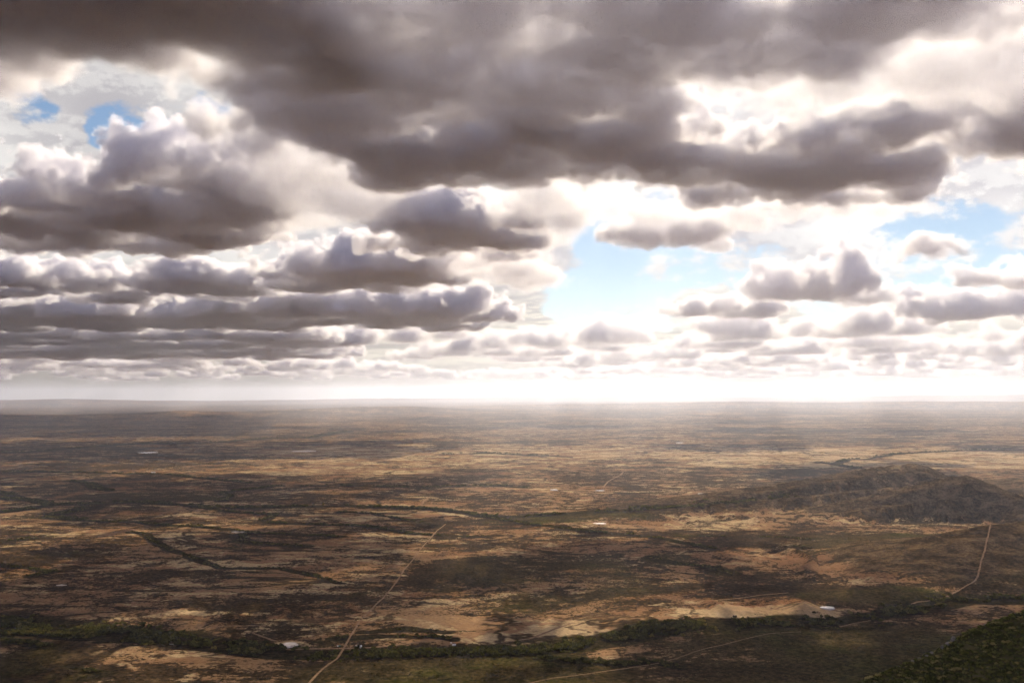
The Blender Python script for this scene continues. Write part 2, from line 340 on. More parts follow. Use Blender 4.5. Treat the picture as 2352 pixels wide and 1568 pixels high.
# crests of the hills: image column, image row, distance
def crest(pts): return np.array([(math.atan2(*ray(px, py)[:2]), at_dist(px, py, d)[2], d) for px, py, d in pts])
HILLS = [   # crest, front width, back width, gully strength
 (crest([(1180,1192,3260),(1300,1174,3400),(1450,1156,3480),(1600,1134,3560),(1750,1115,3660),(1850,1098,3740),(1950,1080,3860),(2030,1069,3960),(2090,1064,4000),(2130,1067,4010),(2165,1083,4010),(2200,1104,4000),(2300,1150,3980),(2400,1165,3980)]), 400, 430, 1.4),
 (crest([(1800,1178,3400),(1850,1168,3440),(1950,1148,3500),(2050,1123,3560),(2130,1103,3600),(2190,1091,3640),(2220,1088,3650),(2255,1099,3650),(2300,1120,3630),(2352,1138,3600),(2450,1165,3560),(2600,1180,3550)]), 260, 300, 1.3),
 (crest([(2200,1125,4500),(2260,1101,4600),(2330,1097,4600),(2420,1102,4600),(2600,1115,4600)]), 500, 500, .8),
 (crest([(2050,1250,2550),(2150,1226,2600),(2250,1207,2680),(2352,1196,2750),(2500,1180,2800),(2800,1150,2800)]), 480, 500, .35),
 (crest([(-300,950,19500),(150,951,19500),(305,948,20000),(406,942,20500),(542,945,21000),(711,938,22500),(796,934,24000),(950,932,25000),(1100,940,25000)]), 3500, 1500, .3),
 (crest([(1200,929,32000),(1500,925,33000),(1700,921,34000),(1900,924,34000),(2100,921,33000),(2352,921,32000),(2700,925,32000)]), 3500, 3500, .3),
 (crest([(-700,921,48000),(-100,921,48000),(0,918,48000),(150,915,48000),(300,918,48000),(500,920,50000),(700,917,54000),(860,914,56000),(1000,914,60000),(1200,912,62000),(1500,911,62000),(1800,912,62000),(2100,907,58000),(2352,906,58000),(3000,908,58000)]), 6000, 6000, .2),
 (crest([(900,916,78000),(1200,909,78000),(1450,904,78000),(1600,899,80000),(1691,892,80000),(1790,897,80000),(2000,900,80000),(2200,901,80000),(2352,898,80000),(2800,905,80000)]), 8000, 6000, .2),
]
def H(x, y):
    d = np.hypot(x, y); az = np.arctan2(x, y)
    lod = sstep(60000, 6000, d)
    z = 3.5*fbm(x, y, 700, 4, .5, 3)*lod + 9*fbm(x, y, 3500, 3, .5, 5) + 35*sstep(9000, 40000, d)*fbm(x, y, 9000, 3, .5, 6)
    near = sstep(9000, 2500, d)
    z = z + near*1.1*fbm(x, y, 90, 4, .6, 9, True)
    bl = zone(x, y, BADL)
    wx = x+60*fbm(x, y, 300, 3, .5, 21); wy = y+60*fbm(x, y, 300, 3, .5, 22)
    gul = fbm(wx*1.0, wy*.55, 150, 4, .55, 31, True)
    z = z + bl*(13*gul+5)
    for c, wf, wb, gl in HILLS:
        o = np.argsort(c[:, 0]); a = c[o, 0]
        zc = np.interp(az, a, c[o, 1], left=c[o[0], 1], right=c[o[-1], 1]); dc = np.interp(az, a, c[o, 2])
        side = sstep(a[0]-.10, a[0], az)*sstep(a[-1]+.15, a[-1], az)
        t = (d-dc)
        t = np.where(t < 0, -t/wf, t/wb)
        g1 = fbm(az*dc*1.0, d*.35, wf*.22, 5, .6, 41+int(wf), True)
        t = t*(1+.28*gl*g1*sstep(0.02, .5, t))
        f = np.clip(1-t, 0, 1); f = f**1.15
        ledge = .09*np.sin(f*19)*gl*sstep(.1, .6, f)*sstep(1., .9, f)*(dc < 6000)
        zz = np.maximum(zc, 0)*side*(f+ledge*.6)
        z = np.maximum(z, zz + z*np.clip(1-f*3, 0, 1))
    r0 = seg_dist(x, y, RIVERS[0][0])
    z = z - 5*np.exp(-(r0/55)**2)
    return z
# ------------------------------------------------------------------ ground sheet
def ring_rows():
    r = [1.0, 60, 150, 260, 400, 560, 740, 920, 1080, 1220, 1330, 1400]
    y = 400*995/1400.
    while y > 8:
        y -= (.62 if y > 70 else (.4 if y > 20 else .22)); r.append(400*995/y)
    while r[-1] < 86000: r.append(r[-1]*1.02)
    return np.array(r)
rows = ring_rows()
inner = np.arange(-31, 31.01, .062)
outer = np.concatenate([np.arange(-50, -31, .5), inner, np.arange(31.5, 50, .5)])
cols = np.radians(np.concatenate([np.arange(-180, -50, 5), outer, np.arange(50, 180, 5)]))
AZ, DD = np.meshgrid(cols, rows)
X = np.sin(AZ)*DD; Y = np.cos(AZ)*DD
Z = H(X, Y)
nr, nc = X.shape
def grid_mesh(name, X, Y, Z, wrap=False):
    nr, nc = X.shape
    me = D.meshes.new(name)
    v = np.stack([X.ravel(), Y.ravel(), Z.ravel()], 1).astype(np.float32)
    i = np.arange(nr*nc).reshape(nr, nc)
    if wrap: i = np.concatenate([i, i[:, :1]], 1)
    q = np.stack([i[:-1, :-1], i[:-1, 1:], i[1:, 1:], i[1:, :-1]], -1).reshape(-1, 4)[:, ::-1]
    me.vertices.add(len(v)); me.vertices.foreach_set('co', v.ravel())
    me.loops.add(q.size); me.loops.foreach_set('vertex_index', q.ravel().astype(np.int32))
    me.polygons.add(len(q)); me.polygons.foreach_set('loop_start', np.arange(0, q.size, 4, dtype=np.int32))
    me.polygons.foreach_set('use_smooth', np.ones(len(q), bool))
    me.update(calc_edges=True); return me
def attr(me, name, rgb):
    a = me.color_attributes.new(name, 'FLOAT_COLOR', 'POINT')
    a.data.foreach_set('color', np.concatenate([rgb, np.ones((len(rgb), 1))], 1).astype(np.float32).ravel())
gme = grid_mesh('ground', X, Y, Z, wrap=True)
wood = np.zeros(X.shape)
for L, w, hgt, cnt in RIVERS:
    sel = (np.abs(X-L[:, 0].mean()) < 9000) & (DD < 40000)
    dd = seg_dist(X[sel], Y[sel], L)
    ww = w*(1.15+.9*fbm(X[sel], Y[sel], w*5, 3, .6, 55))
    wood[sel] = np.maximum(wood[sel], sstep(1.6, .7, dd/np.maximum(ww, 4)))
zb = zone(X, Y, BARE_LIT); zo = zone(X, Y, OLIVE); zl = zone(X, Y, BADL)
attr(gme, 'zone', np.stack([wood.ravel(), zb.ravel(), zo.ravel()], 1))
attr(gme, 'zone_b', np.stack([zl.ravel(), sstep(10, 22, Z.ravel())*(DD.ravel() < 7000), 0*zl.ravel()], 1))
def add_obj(name, me, kind=None, label=None, cat=None, group=None, parent=None, mats=()):
    o = D.objects.new(name, me); COL.objects.link(o)
    for m in mats: me.materials.append(m)
    if kind: o['kind'] = kind
    if label: o['label'] = label
    if cat: o['category'] = cat
    if group: o['group'] = group
    if parent: o.parent = parent
    return o
def surf(name, rough=.9):
    m = D.materials.new(name); m.use_nodes = True; q = G(m.node_tree)
    p = m.node_tree.nodes['Principled BSDF']; p.inputs['Roughness'].default_value = rough
    p.inputs['Specular IOR Level'].default_value = 0. if rough > .75 else .4
    return m, q, p
gm, q, p = surf('karoo_ground')
pos = q.n('ShaderNodeNewGeometry').outputs['Position']
za = q.n('ShaderNodeAttribute', attribute_name='zone'); zr, zg, zbb = q.sep(za.outputs['Color'])[:3]
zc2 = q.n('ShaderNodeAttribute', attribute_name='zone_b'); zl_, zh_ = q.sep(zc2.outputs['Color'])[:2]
lay = q.v('MULTIPLY', pos, (.82, 1.0, 1.0))                      # beds and drainage run east to west
big = q.noise(lay, 1/1400., 6, .62, .3)
mid = q.noise(lay, 1/270., 10, .74, .2)
fine = q.noise(lay, 1/48., 7, .74, .2)
tiny = q.noise(pos, 1/8., 4, .7)
def dots(size, lo, hi):
    x = q.n('ShaderNodeTexVoronoi'); q.put(x.inputs['Vector'], pos); x.inputs['Scale'].default_value = 1/size
    return q.ramp(x.outputs['Distance'], lo, hi, 1., 0.)
field = q.m('ADD', q.m('MULTIPLY', mid, .47), q.m('ADD', q.m('MULTIPLY', fine, .35), q.m('MULTIPLY', tiny, .18)))
bias = q.m('ADD', q.m('MULTIPLY', q.m('SUBTRACT', big, .5), .26), q.m('SUBTRACT', q.m('MULTIPLY', zg, .075), q.m('MULTIPLY', zbb, .075)))
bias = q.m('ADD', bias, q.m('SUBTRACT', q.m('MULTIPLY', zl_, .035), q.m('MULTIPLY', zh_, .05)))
fb = q.m('ADD', field, bias)
soilness = q.m('ADD', q.m('MULTIPLY', q.ramp(fb, .498, .518), .78), q.m('MULTIPLY', q.ramp(fb, .44, .60, smooth=False), .25))
soilness = q.m('MULTIPLY', soilness, q.m('SUBTRACT', 1.0, q.ramp(zr, .10, .65)))
def veins(size, w, seed):
    x = q.noise(q.v('ADD', lay, (seed*777., seed*131., 0.)), 1/size, 6, .58, .6)
    return q.ramp(q.m('ABSOLUTE', q.m('SUBTRACT', x, .5)), w, w*.3, 0., 1.)
vein = q.m('MAXIMUM', q.m('MULTIPLY', veins(900., .012, 1), .95), q.m('MULTIPLY', veins(330., .016, 2), .75))
soilness = q.m('MULTIPLY', q.m('MULTIPLY', soilness, q.m('SUBTRACT', 1.0, q.m('MULTIPLY', zh_, .6))), q.m('SUBTRACT', 1.0, vein))  # hills lose soil: scrub cover, and darkening painted in place of cloud shade
clump = q.ramp(q.noise(pos, 1/70., 4, .65), .42, .60)
bush = q.m('MAXIMUM', dots(7.5, .22, .42), dots(17., .16, .28))
soilness = q.m('MULTIPLY', soilness, q.m('SUBTRACT', 1.0, q.m('MULTIPLY', bush, q.m('MULTIPLY', q.m('ADD', .25, q.m('MULTIPLY', clump, .6)), q.m('SUBTRACT', 1.0, q.m('MULTIPLY', zg, .6))))))
sn = q.noise(lay, 1/260., 6, .65, .4)
soil = q.mix(q.ramp(sn, .38, .62), (.28, .145, .072), (.42, .255, .130))
pale = q.ramp(q.m('ADD', q.m('ADD', q.m('MULTIPLY', q.noise(lay, 1/210., 8, .70, .2), .65), q.m('MULTIPLY', fine, .35)), q.m('MULTIPLY', zg, .07)), .530, .575)
soil = q.mix(q.m('MULTIPLY', pale, .9), soil, (.62, .45, .25))  # pale soil, its warm yellow also painting the gold of sunlit patches
soil = q.mix(q.m('MULTIPLY', zl_, .45), soil, (.31, .150, .072))
soil = q.mix(q.ramp(tiny, .30, .70), q.mix(.75, (0, 0, 0), soil), q.mix(1., soil, soil))
scr = q.mix(q.ramp(q.noise(pos, 1/60., 5, .65), .35, .65), (.026, .018, .010), (.080, .052, .026))
green = q.ramp(q.m('ADD', q.noise(pos, 1/200., 6, .65), q.m('MULTIPLY', q.m('ADD', zbb, zr), .13)), .58, .72)
scr = q.mix(q.m('MULTIPLY', zbb, .75), scr, (.115, .092, .028))
scr = q.mix(green, scr, (.085, .090, .016))
scr = q.mix(q.m('MULTIPLY', zr, .85), scr, (.018, .019, .008))
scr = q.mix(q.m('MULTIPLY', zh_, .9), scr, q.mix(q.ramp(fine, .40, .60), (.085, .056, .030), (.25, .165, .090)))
scr = q.mix(q.ramp(fine, .38, .62), q.mix(.45, (0, 0, 0), scr), scr)
scr = q.mix(q.ramp(tiny, .35, .65), q.mix(.5, (0, 0, 0), scr), q.mix(.35, scr, (.16, .105, .055)))
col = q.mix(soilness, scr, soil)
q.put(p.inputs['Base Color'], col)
bmp = q.n('ShaderNodeBump'); bmp.inputs['Strength'].default_value = 1.; bmp.inputs['Distance'].default_value = 1.0
q.put(bmp.inputs['Height'], q.m('ADD', q.m('MULTIPLY', mid, 30.), q.m('ADD', q.m('MULTIPLY', fine, 9.), q.m('ADD', q.m('MULTIPLY', tiny, 2.), q.m('MULTIPLY', soilness, -.8)))))
m_ = gm.node_tree; m_.links.new(bmp.outputs[0], p.inputs['Normal'])
add_obj('ground', gme, 'structure', mats=[gm])
print('ground', time.time()-t0)
# ------------------------------------------------------------------ tracks
tm, q, p = surf('track_dust')
pos = q.n('ShaderNodeNewGeometry').outputs['Position']
q.put(p.inputs['Base Color'], q.mix(q.ramp(q.noise(pos, 1/9., 5, .6), .35, .65), (.20, .125, .075), (.31, .20, .12)))
def ribbon(L, w, lift=.5, step=12):
    seg = np.hypot(*np.diff(L, axis=0).T); s = np.concatenate([[0], np.cumsum(seg)])
    n = max(3, int(s[-1]/step)); t = np.linspace(0, s[-1], n)
    x = np.interp(t, s, L[:, 0]); y = np.interp(t, s, L[:, 1])
    k = np.ones(5)/5
    if n > 8:
        for _ in range(2):
            x[2:-2] = np.convolve(x, k, 'valid'); y[2:-2] = np.convolve(y, k, 'valid')
    x += 1.2*fbm(t, t*0, 60, 3, .6, 91); y += 1.2*fbm(t, t*0+5, 60, 3, .6, 92)
    tx = np.gradient(x); ty = np.gradient(y); n_ = np.hypot(tx, ty); nx = -ty/n_; ny = tx/n_
    ww = w*(1+.25*fbm(t, t*0, 40, 3, .6, 93))
    off = np.array([-.5, -.2, 0, .2, .5])
    XX = x[:, None]+nx[:, None]*ww[:, None]*off; YY = y[:, None]+ny[:, None]*ww[:, None]*off
    ZZ = H(XX, YY)+lift - np.array([.35, 0, .12, 0, .35])
    return XX, YY, ZZ
TRACKS = [
 (line((690,1600),(712,1568),(740,1538),(771,1513),(800,1470),(818,1440),(835,1415),(856,1395),(880,1372),(895,1355),(915,1328),(930,1305),(948,1285),(960,1268),(975,1250),(990,1235),(1003,1218),(1024,1203)), 3.6),
 (line((655,1486),(676,1489),(704,1489),(740,1486),(777,1486),(813,1486),(868,1484),(922,1478),(977,1472),(1014,1470)), 5),
 (line((1190,1580),(1228,1568),(1265,1561),(1286,1556),(1320,1556),(1347,1552),(1370,1546),(1421,1541),(1455,1536),(1482,1529),(1516,1527),(1543,1520),(1574,1507),(1597,1497),(1651,1485),(1691,1473),(1746,1459),(1793,1451),(1840,1450)), 2.8),
 (line((1928,1436),(1962,1427),(1999,1419)), 4),
 (line((2060,1398),(2078,1392),(2094,1380),(2138,1375),(2182,1366),(2209,1356),(2243,1348),(2250,1332),(2263,1309),(2270,1295),(2284,1268),(2294,1258),(2302,1241),(2309,1234),(2313,1206)), 3.4),
 (line((1150,1473),(1181,1470),(1218,1470),(1245,1458),(1262,1448),(1316,1431)), 5),
 (line((971,1157),(973,1150),(981,1144),(988,1140)), 7),
 (line((1386,1118),(1397,1105),(1415,1096),(1425,1091),(1431,1084)), 6),
 (line((1133,1113),(1177,1098),(1235,1088),(1286,1079)), 7),
 (line((1600,1382),(1674,1376),(1742,1366),(1810,1360)), 5),
 (line((450,1443),(500,1440),(560,1436),(610,1438)), 4),
 (line((560,1452),(590,1450),(597,1458),(600,1466),(640,1472)), 4),
]
for L, w in TRACKS:
    step = 12 if w < 10 else 30
    add_obj('dirt_track', grid_mesh('dirt_track', *ribbon(L, w, .55, step)), 'structure', mats=[tm])
# ------------------------------------------------------------------ ponds and pans
wm, q, p = surf('pond_water', .12)
p.inputs['Base Color'].default_value = (.45, .40, .34, 1); p.inputs['Specular IOR Level'].default_value = .6
pm, q2, p2 = surf('salt_pan', .7)
pos = q2.n('ShaderNodeNewGeometry').outputs['Position']
q2.put(p2.inputs['Base Color'], q2.mix(q2.ramp(q2.noise(pos, 1/8., 4, .6), .35, .6), (.55, .42, .32), (.80, .72, .62)))
def pan(px, py, hx, hy, name, mat, lift=.6):
    cx, cy, rx, ry = box(px-hx, px+hx, py-hy, py+hy)
    a = np.linspace(0, 2*np.pi, 49)[:-1]
    r = 1+.28*fbm(np.cos(a)*2+px, np.sin(a)*2, 1.3, 3, .6, 13)
    x = cx+np.cos(a)*rx*r; y = cy+np.sin(a)*ry*r
    z = float(np.max(H(np.append(x, cx), np.append(y, cy))))+lift
    me = D.meshes.new(name); n = len(a)
    vs = [(x[i], y[i], z) for i in range(n)]+[(cx+(x[i]-cx)*1.06, cy+(y[i]-cy)*1.06, z-3) for i in range(n)]
    me.from_pydata(vs, [], [list(range(n))]+[(i, i+n, (i+1) % n+n, (i+1) % n) for i in range(n)])
    return add_obj(name, me, 'structure', mats=[mat])
for a_ in [(1899,1402,15,2.6), (548,1221,17,1.6), (340,1040,20,1.3), (1272,1125,9,1.1), (1378,1126,11,1.0), (1561,1018,8,.6), (1610,1165,6,.6)]:
    pan(*a_, 'pond', wm)
for a_ in [(141,1345,11,1.2), (664,1480,19,4.5), (1377,1203,14,1.2), (700,1036,30,1.2)]:
    pan(*a_, 'dry_pan', pm)
# ------------------------------------------------------------------ trees
def leaf_mass(n, rx, rz, z0, size, seed, lumps=5):
    r = np.random.default_rng(seed)
    cen = np.stack([r.normal(0, .45, lumps)*rx, r.normal(0, .45, lumps)*rx, z0+rz*(1+r.uniform(-.45, .5, lumps))], 1)
    rad = r.uniform(.35, .62, lumps)
    k = r.integers(0, lumps, n); u = r.normal(size=(n, 3)); u /= np.linalg.norm(u, axis=1)[:, None]
    rr = r.uniform(.55, 1.0, n)[:, None]
    c = cen[k]+u*rr*rad[k][:, None]*np.array([rx, rx, rz])
    c[:, 2] = np.maximum(c[:, 2], z0*.4+.05)
    a = np.cross(u+r.normal(0, .6, (n, 3)), r.normal(size=(n, 3))); a /= np.linalg.norm(a, axis=1)[:, None]
    b = np.cross(a, u+r.normal(0, .5, (n, 3))); b /= np.linalg.norm(b, axis=1)[:, None]
    s = size*r.uniform(.6, 1.3, n)[:, None]
    V = np.stack([c-a*s-b*s*.7, c+a*s-b*s*.5, c+a*s*.8+b*s, c-a*s*.6+b*s*.8], 1).reshape(-1, 3)
    T = np.repeat(r.uniform(0, 1, lumps)[k]*.6+r.uniform(0, .4, n), 4)
    return V, T
def stem_quads(h, r0, seed):
    r = np.random.default_rng(seed); V = []
    def tube(p, q_, ra, rb):
        p = np.array(p); q_ = np.array(q_)
        for k in range(4):
            a0, a1 = k*math.pi/2, (k+1)*math.pi/2
            o = lambda a, R: np.array([math.cos(a)*R, math.sin(a)*R, 0])
            V.extend([p+o(a0, ra), p+o(a1, ra), q_+o(a1, rb), q_+o(a0, rb)])
    top = (r.uniform(-.2, .2), r.uniform(-.2, .2), h)
    tube((0, 0, -.4), top, r0, r0*.55)
    for k in range(3):
        a = r.uniform(0, 6.28); tube(top, (top[0]+math.cos(a)*h*.6, top[1]+math.sin(a)*h*.6, h*1.9), r0*.5, r0*.15)
    V = np.array(V); return V, np.full(len(V), -1.0)
def foliage(name, base, alt, dry):
    m, q, p = surf(name, .8)
    t = q.sep(q.n('ShaderNodeAttribute', attribute_name='tint').outputs['Color'])
    rnd = q.n('ShaderNodeObjectInfo').outputs['Random']
    f = q.m('FRACT', q.m('ADD', t[0], q.m('MULTIPLY', rnd, .8)))
    c = q.mix(q.ramp(f, .2, .9), base, alt); c = q.mix(q.ramp(t[1], .80, .97), c, dry)
    c = q.mix(t[2], c, (.07, .05, .035))
    q.put(p.inputs['Base Color'], c)
    tr = q.n('ShaderNodeBsdfTranslucent'); q.put(tr.inputs[0], c)
    mx = q.n('ShaderNodeMixShader'); mx.inputs[0].default_value = .45
    L = m.node_tree.links; L.new(p.outputs[0], mx.inputs[1]); L.new(tr.outputs[0], mx.inputs[2])
    L.new(mx.outputs[0], m.node_tree.nodes['Material Output'].inputs[0]); return m
treem = foliage('river_tree_leaves', (.040, .038, .013), (.11, .105, .024), (.20, .155, .045))
shrubm = foliage('shrub_leaves', (.085, .095, .030), (.27, .26, .075), (.48, .39, .16))
def quads_mesh(name, V, tint, mat):
    me = D.meshes.new(name); n = len(V)//4
    me.vertices.add(len(V)); me.vertices.foreach_set('co', V.astype(np.float32).ravel())
    me.loops.add(len(V)); me.loops.foreach_set('vertex_index', np.arange(len(V), dtype=np.int32))
    me.polygons.add(n); me.polygons.foreach_set('loop_start', np.arange(0, len(V), 4, dtype=np.int32))
    me.update(calc_edges=True); attr(me, 'tint', tint); me.materials.append(mat); return me
def protos(kind, n):
    out = []
    for k in range(n):
        if kind == 'tree':
            V, T = leaf_mass(110, .62, .36, .28, .13, 100+k, 6); Vs, Ts = stem_quads(.32, .035, k)
            V = np.concatenate([V, Vs]); T = np.concatenate([T, Ts])
        else:
            V, T = leaf_mass(60, .72, .42, .12, .17, 200+k, 5)
        out.append((V, T))
    return out
def tint_of(T, v): return np.stack([np.where(T < 0, 0, T), np.full(len(T), v), (T < 0)*1.0], 1)
def merge(P, pts, hs, seed):
    """pts (n,3), hs heights -> one quad soup"""
    r = np.random.default_rng(seed); Vs = []; Ts = []
    kk = r.integers(0, len(P), len(pts)); ang = r.uniform(0, 6.28, len(pts)); sq = r.uniform(.8, 1.3, len(pts)); var = r.uniform(0, 1, len(pts))
    for k, (V, T) in enumerate(P):
        idx = np.nonzero(kk == k)[0]
        if not len(idx): continue
        c = np.cos(ang[idx])[:, None]; s = np.sin(ang[idx])[:, None]; h = hs[idx][:, None]; w = h*sq[idx][:, None]
        x = (V[:, 0]*c-V[:, 1]*s)*w+pts[idx, 0][:, None]; y = (V[:, 0]*s+V[:, 1]*c)*w+pts[idx, 1][:, None]; z = V[:, 2]*h+pts[idx, 2][:, None]
        Vs.append(np.stack([x, y, z], -1).reshape(-1, 3))
        T2 = np.broadcast_to(T, (len(idx), len(T))); vv = np.broadcast_to(var[idx][:, None], T2.shape)
        Ts.append(np.stack([np.where(T2 < 0, 0, (T2*.6+vv*3.7) % 1), vv, (T2 < 0)*1.0], -1).reshape(-1, 3))
    return np.concatenate(Vs), np.concatenate(Ts)
TP = protos('tree', 6); SP = protos('shrub', 6)
r = np.random.default_rng(11)
pts = []; hs = []
for ri, (L, w, hgt, cnt) in enumerate(RIVERS):
    seg = np.hypot(*np.diff(L, axis=0).T); s = np.concatenate([[0], np.cumsum(seg)])
    n = int(s[-1]/100*cnt*(1. if ri == 0 else 1.5)); t = r.uniform(0, s[-1], n)
    x = np.interp(t, s, L[:, 0])+r.normal(0, w*.55, n); y = np.interp(t, s, L[:, 1])+r.normal(0, w*.55, n)
    keep = fbm(x, y, 60, 3, .6, 71) > (-.12 if ri == 0 else -.15)
    az = np.abs(np.arctan2(x, y)) < math.radians(36)
    x, y = x[keep & az], y[keep & az]
    h = hgt*r.uniform(.45, 1.25, len(x))
    pts.append(np.stack([x, y], 1)); hs.append(h)
pts = np.concatenate(pts); hs = np.concatenate(hs)
zt = H(pts[:, 0], pts[:, 1]); P3 = np.concatenate([pts, zt[:, None]-.15], 1)
dist = np.hypot(pts[:, 0], pts[:, 1])
# keep vehicles, tracks and yards clear
clear = np.ones(len(pts), bool)
for L, w in TRACKS: clear &= seg_dist(pts[:, 0], pts[:, 1], L) > w*.5+2.0
YARDS = [(gp(824,1485), 11), (gp(780,1484), 6), (gp(1043,1482), 10), (gp(1036,1476), 5), (gp(394,1479), 7), (gp(664,1480), 17), (gp(1010,1477), 16), (gp(1899,1402), 20)]
for c, rr in YARDS: clear &= np.hypot(pts[:, 0]-c[0], pts[:, 1]-c[1]) > rr
P3, hs, dist = P3[clear], hs[clear], dist[clear]
inframe = (np.abs(P3[:, 0]/P3[:, 1]) < .50) & (dist > 1400)
size = np.where(inframe, hs/dist, 0)
order = np.argsort(-size); NI = 290
ind, rest = order[:NI], order[NI:]
tree_me = [quads_mesh('riverside_tree', V, tint_of(T, .1+.14*i), treem) for i, (V, T) in enumerate(TP)]
for i in ind:
    x, y, z = P3[i]; px = 1176+F*x/y
    where = 'left' if px < 780 else ('middle' if px < 1500 else 'right')
    o = add_obj('riverside_tree', tree_me[int(r.integers(0, 6))], None,
        {'left': 'dark round river tree in the thicket left of the long straight dirt road',
         'middle': 'dark green river tree in the thicket between the dirt road and the picture middle',
         'right': 'dark green river tree in the thicket that runs up to the right'}[where], 'tree',
        {'left': 'trees in the river thicket left of the road', 'middle': 'trees in the river thicket right of the road', 'right': 'trees in the river thicket on the right'}[where])
    o.location = (x, y, z); w = hs[i]*r.uniform(.85, 1.25); o.scale = (w, w, hs[i]); o.rotation_euler = (0, 0, r.uniform(0, 6.28))
V, T = merge(TP, P3[rest], hs[rest], 5)
add_obj('riverside_trees', quads_mesh('riverside_trees', V, T, treem), 'stuff', 'dark trees and bushes lining the winding dry river beds across the plain', 'trees')
# bushes dotted over the near plain
n = 26000; r = np.random.default_rng(31); py = 1215+353*r.random(n)**.8; px = r.uniform(-40, 2390, n)
g2 = np.array([gp(a, b) for a, b in zip(px, py)])
k = (fbm(g2[:, 0], g2[:, 1], 150, 5, .65, 73) + .5*zone(g2[:, 0], g2[:, 1], OLIVE) - .5*zone(g2[:, 0], g2[:, 1], BARE_LIT) > .10)
for L, w in TRACKS: k &= seg_dist(g2[:, 0], g2[:, 1], L) > w*.5+1.2
for c, rr in YARDS: k &= np.hypot(g2[:, 0]-c[0], g2[:, 1]-c[1]) > rr
g2 = g2[k]; hb = r.uniform(.7, 1.5, len(g2))*np.where(r.random(len(g2)) < .12, 2.0, 1.)
zb_ = H(g2[:, 0], g2[:, 1])
V, T = merge([(V[:160], T[:160]) for V, T in SP], np.stack([g2[:, 0], g2[:, 1], zb_-.1], 1), hb, 8)
bushm = foliage('karoo_bush_leaves', (.028, .024, .012), (.075, .064, .022), (.15, .11, .045))
add_obj('plain_bushes', quads_mesh('plain_bushes', V, T, bushm), 'stuff', 'dark low bushes dotted over the near plain', 'bushes')
print('bushes', len(g2))
print('trees', len(P3), time.time()-t0)
# ------------------------------------------------------------------ near hillside
EDGE = [(2600,1290),(2352,1405),(2300,1427),(2240,1447),(2190,1475),(2120,1510),(2050,1535),(1975,1568),(1800,1640),(1500,1740)]
ec = np.array([at_dist(px, py, 455+ (2352-px)*.06) for px, py in EDGE])
def HS(x, y):
    eo = np.argsort(ec[:, 0]); ex = ec[eo, 0]; ey = ec[eo, 1]; ez = ec[eo, 2]
    cy = np.interp(x, ex, ey); cz = np.interp(x, ex, ez)
    cz = cz + np.minimum(0, x-ex[0])*.8
    t = y-cy
    z = np.where(t < 0, cz + t*.10 - .0004*t*t*0, cz - t*.55 - np.minimum(t, 25)*.012*t)
    cone = 394 - .62*np.hypot(x+20, y+60)
    z = np.maximum(z, cone)
    return z + 1.6*fbm(x, y, 30, 4, .55, 61)
xs = np.arange(-60, 620, 2.2); ys = np.arange(-160, 900, 2.2)
XX, YY = np.meshgrid(xs, ys); ZZ = HS(XX, YY)
# skirt down below the plain at the rim
hm, q, p = surf('hillside_soil')
pos = q.n('ShaderNodeNewGeometry').outputs['Position']
q.put(p.inputs['Base Color'], q.mix(q.ramp(q.noise(pos, 1/5., 5, .6), .4, .65), (.060, .058, .022), (.125, .105, .045)))
keepz = np.maximum(ZZ, -30)
add_obj('hillside', grid_mesh('hillside', XX, YY, keepz), 'structure', mats=[hm])
hsx = []; r = np.random.default_rng(23)
n = 60000; x = r.uniform(60, 330, n); y = r.uniform(340, 520, n)
cy = np.interp(x, ec[::-1, 0], ec[::-1, 1])
z = HS(x, y); sx = 1176+F*x/y; sy = 905-(z-400)/y*F
k = (y < cy+14) & (sx < 2450) & (sx > 1850) & (sy < 1640)
x, y, z = x[k], y[k], z[k]
# thin to a natural spacing
cell = {}; kp = []
for i in range(len(x)):
    c = (int(x[i]/1.35), int(y[i]/1.35))
    if c not in cell: cell[c] = 1; kp.append(i)
x, y, z = x[kp], y[kp], z[kp]
h = .75+1.1*np.clip(.5+fbm(x, y, 9, 3, .6, 81), 0, 1)*r.uniform(.5, 1.25, len(x))
SPt = np.stack([x, y, z-.1], 1); dd = np.hypot(x, y); size = np.where((sy[k][kp] < 1568) & (sx[k][kp] < 2352), h/dd, 0)
order = np.argsort(-size); ind, rest = order[:290], order[290:]
shrub_me = [quads_mesh('hillside_shrub', V, tint_of(T, .1+.17*i), shrubm) for i, (V, T) in enumerate(SP)]
for i in ind:
    o = add_obj('hillside_shrub', shrub_me[int(r.integers(0, 6))], None, 'rounded green shrub on the steep hillside in the near right corner', 'shrub', 'large shrubs on the near hillside')
    o.location = SPt[i]; w = h[i]*r.uniform(.9, 1.2); o.scale = (w, w, h[i]); o.rotation_euler = (0, 0, r.uniform(0, 6.28))
V, T = merge(SP, SPt[rest], h[rest], 6)
n = 60000; r = np.random.default_rng(41); x2 = r.uniform(0, 560, n); y2 = r.uniform(60, 760, n)
z2 = HS(x2, y2); in_near = (x2 > 58) & (x2 < 332) & (y2 > 338) & (y2 < np.interp(x2, ec[::-1, 0], ec[::-1, 1])+14) & ((1176+F*x2/y2) < 2450) & ((905-(z2-400)/y2*F) < 1640) & ((1176+F*x2/y2) > 1850)
out = (~in_near) & (z2 > 8) & (np.hypot(x2, y2) > 60)
x2, y2, z2 = x2[out], y2[out], z2[out]; h2 = r.uniform(1.0, 2.3, len(x2))
V2, T2 = merge([(v[:120], t[:120]) for v, t in SP], np.stack([x2, y2, z2-.1], 1), h2, 9)
V = np.concatenate([V, V2]); T = np.concatenate([T, T2])
add_obj('hillside_scrub', quads_mesh('hillside_scrub', V, T, shrubm), 'stuff', 'low green scrub covering the steep near hillside', 'scrub')
print('shrubs', len(x), time.time()-t0)
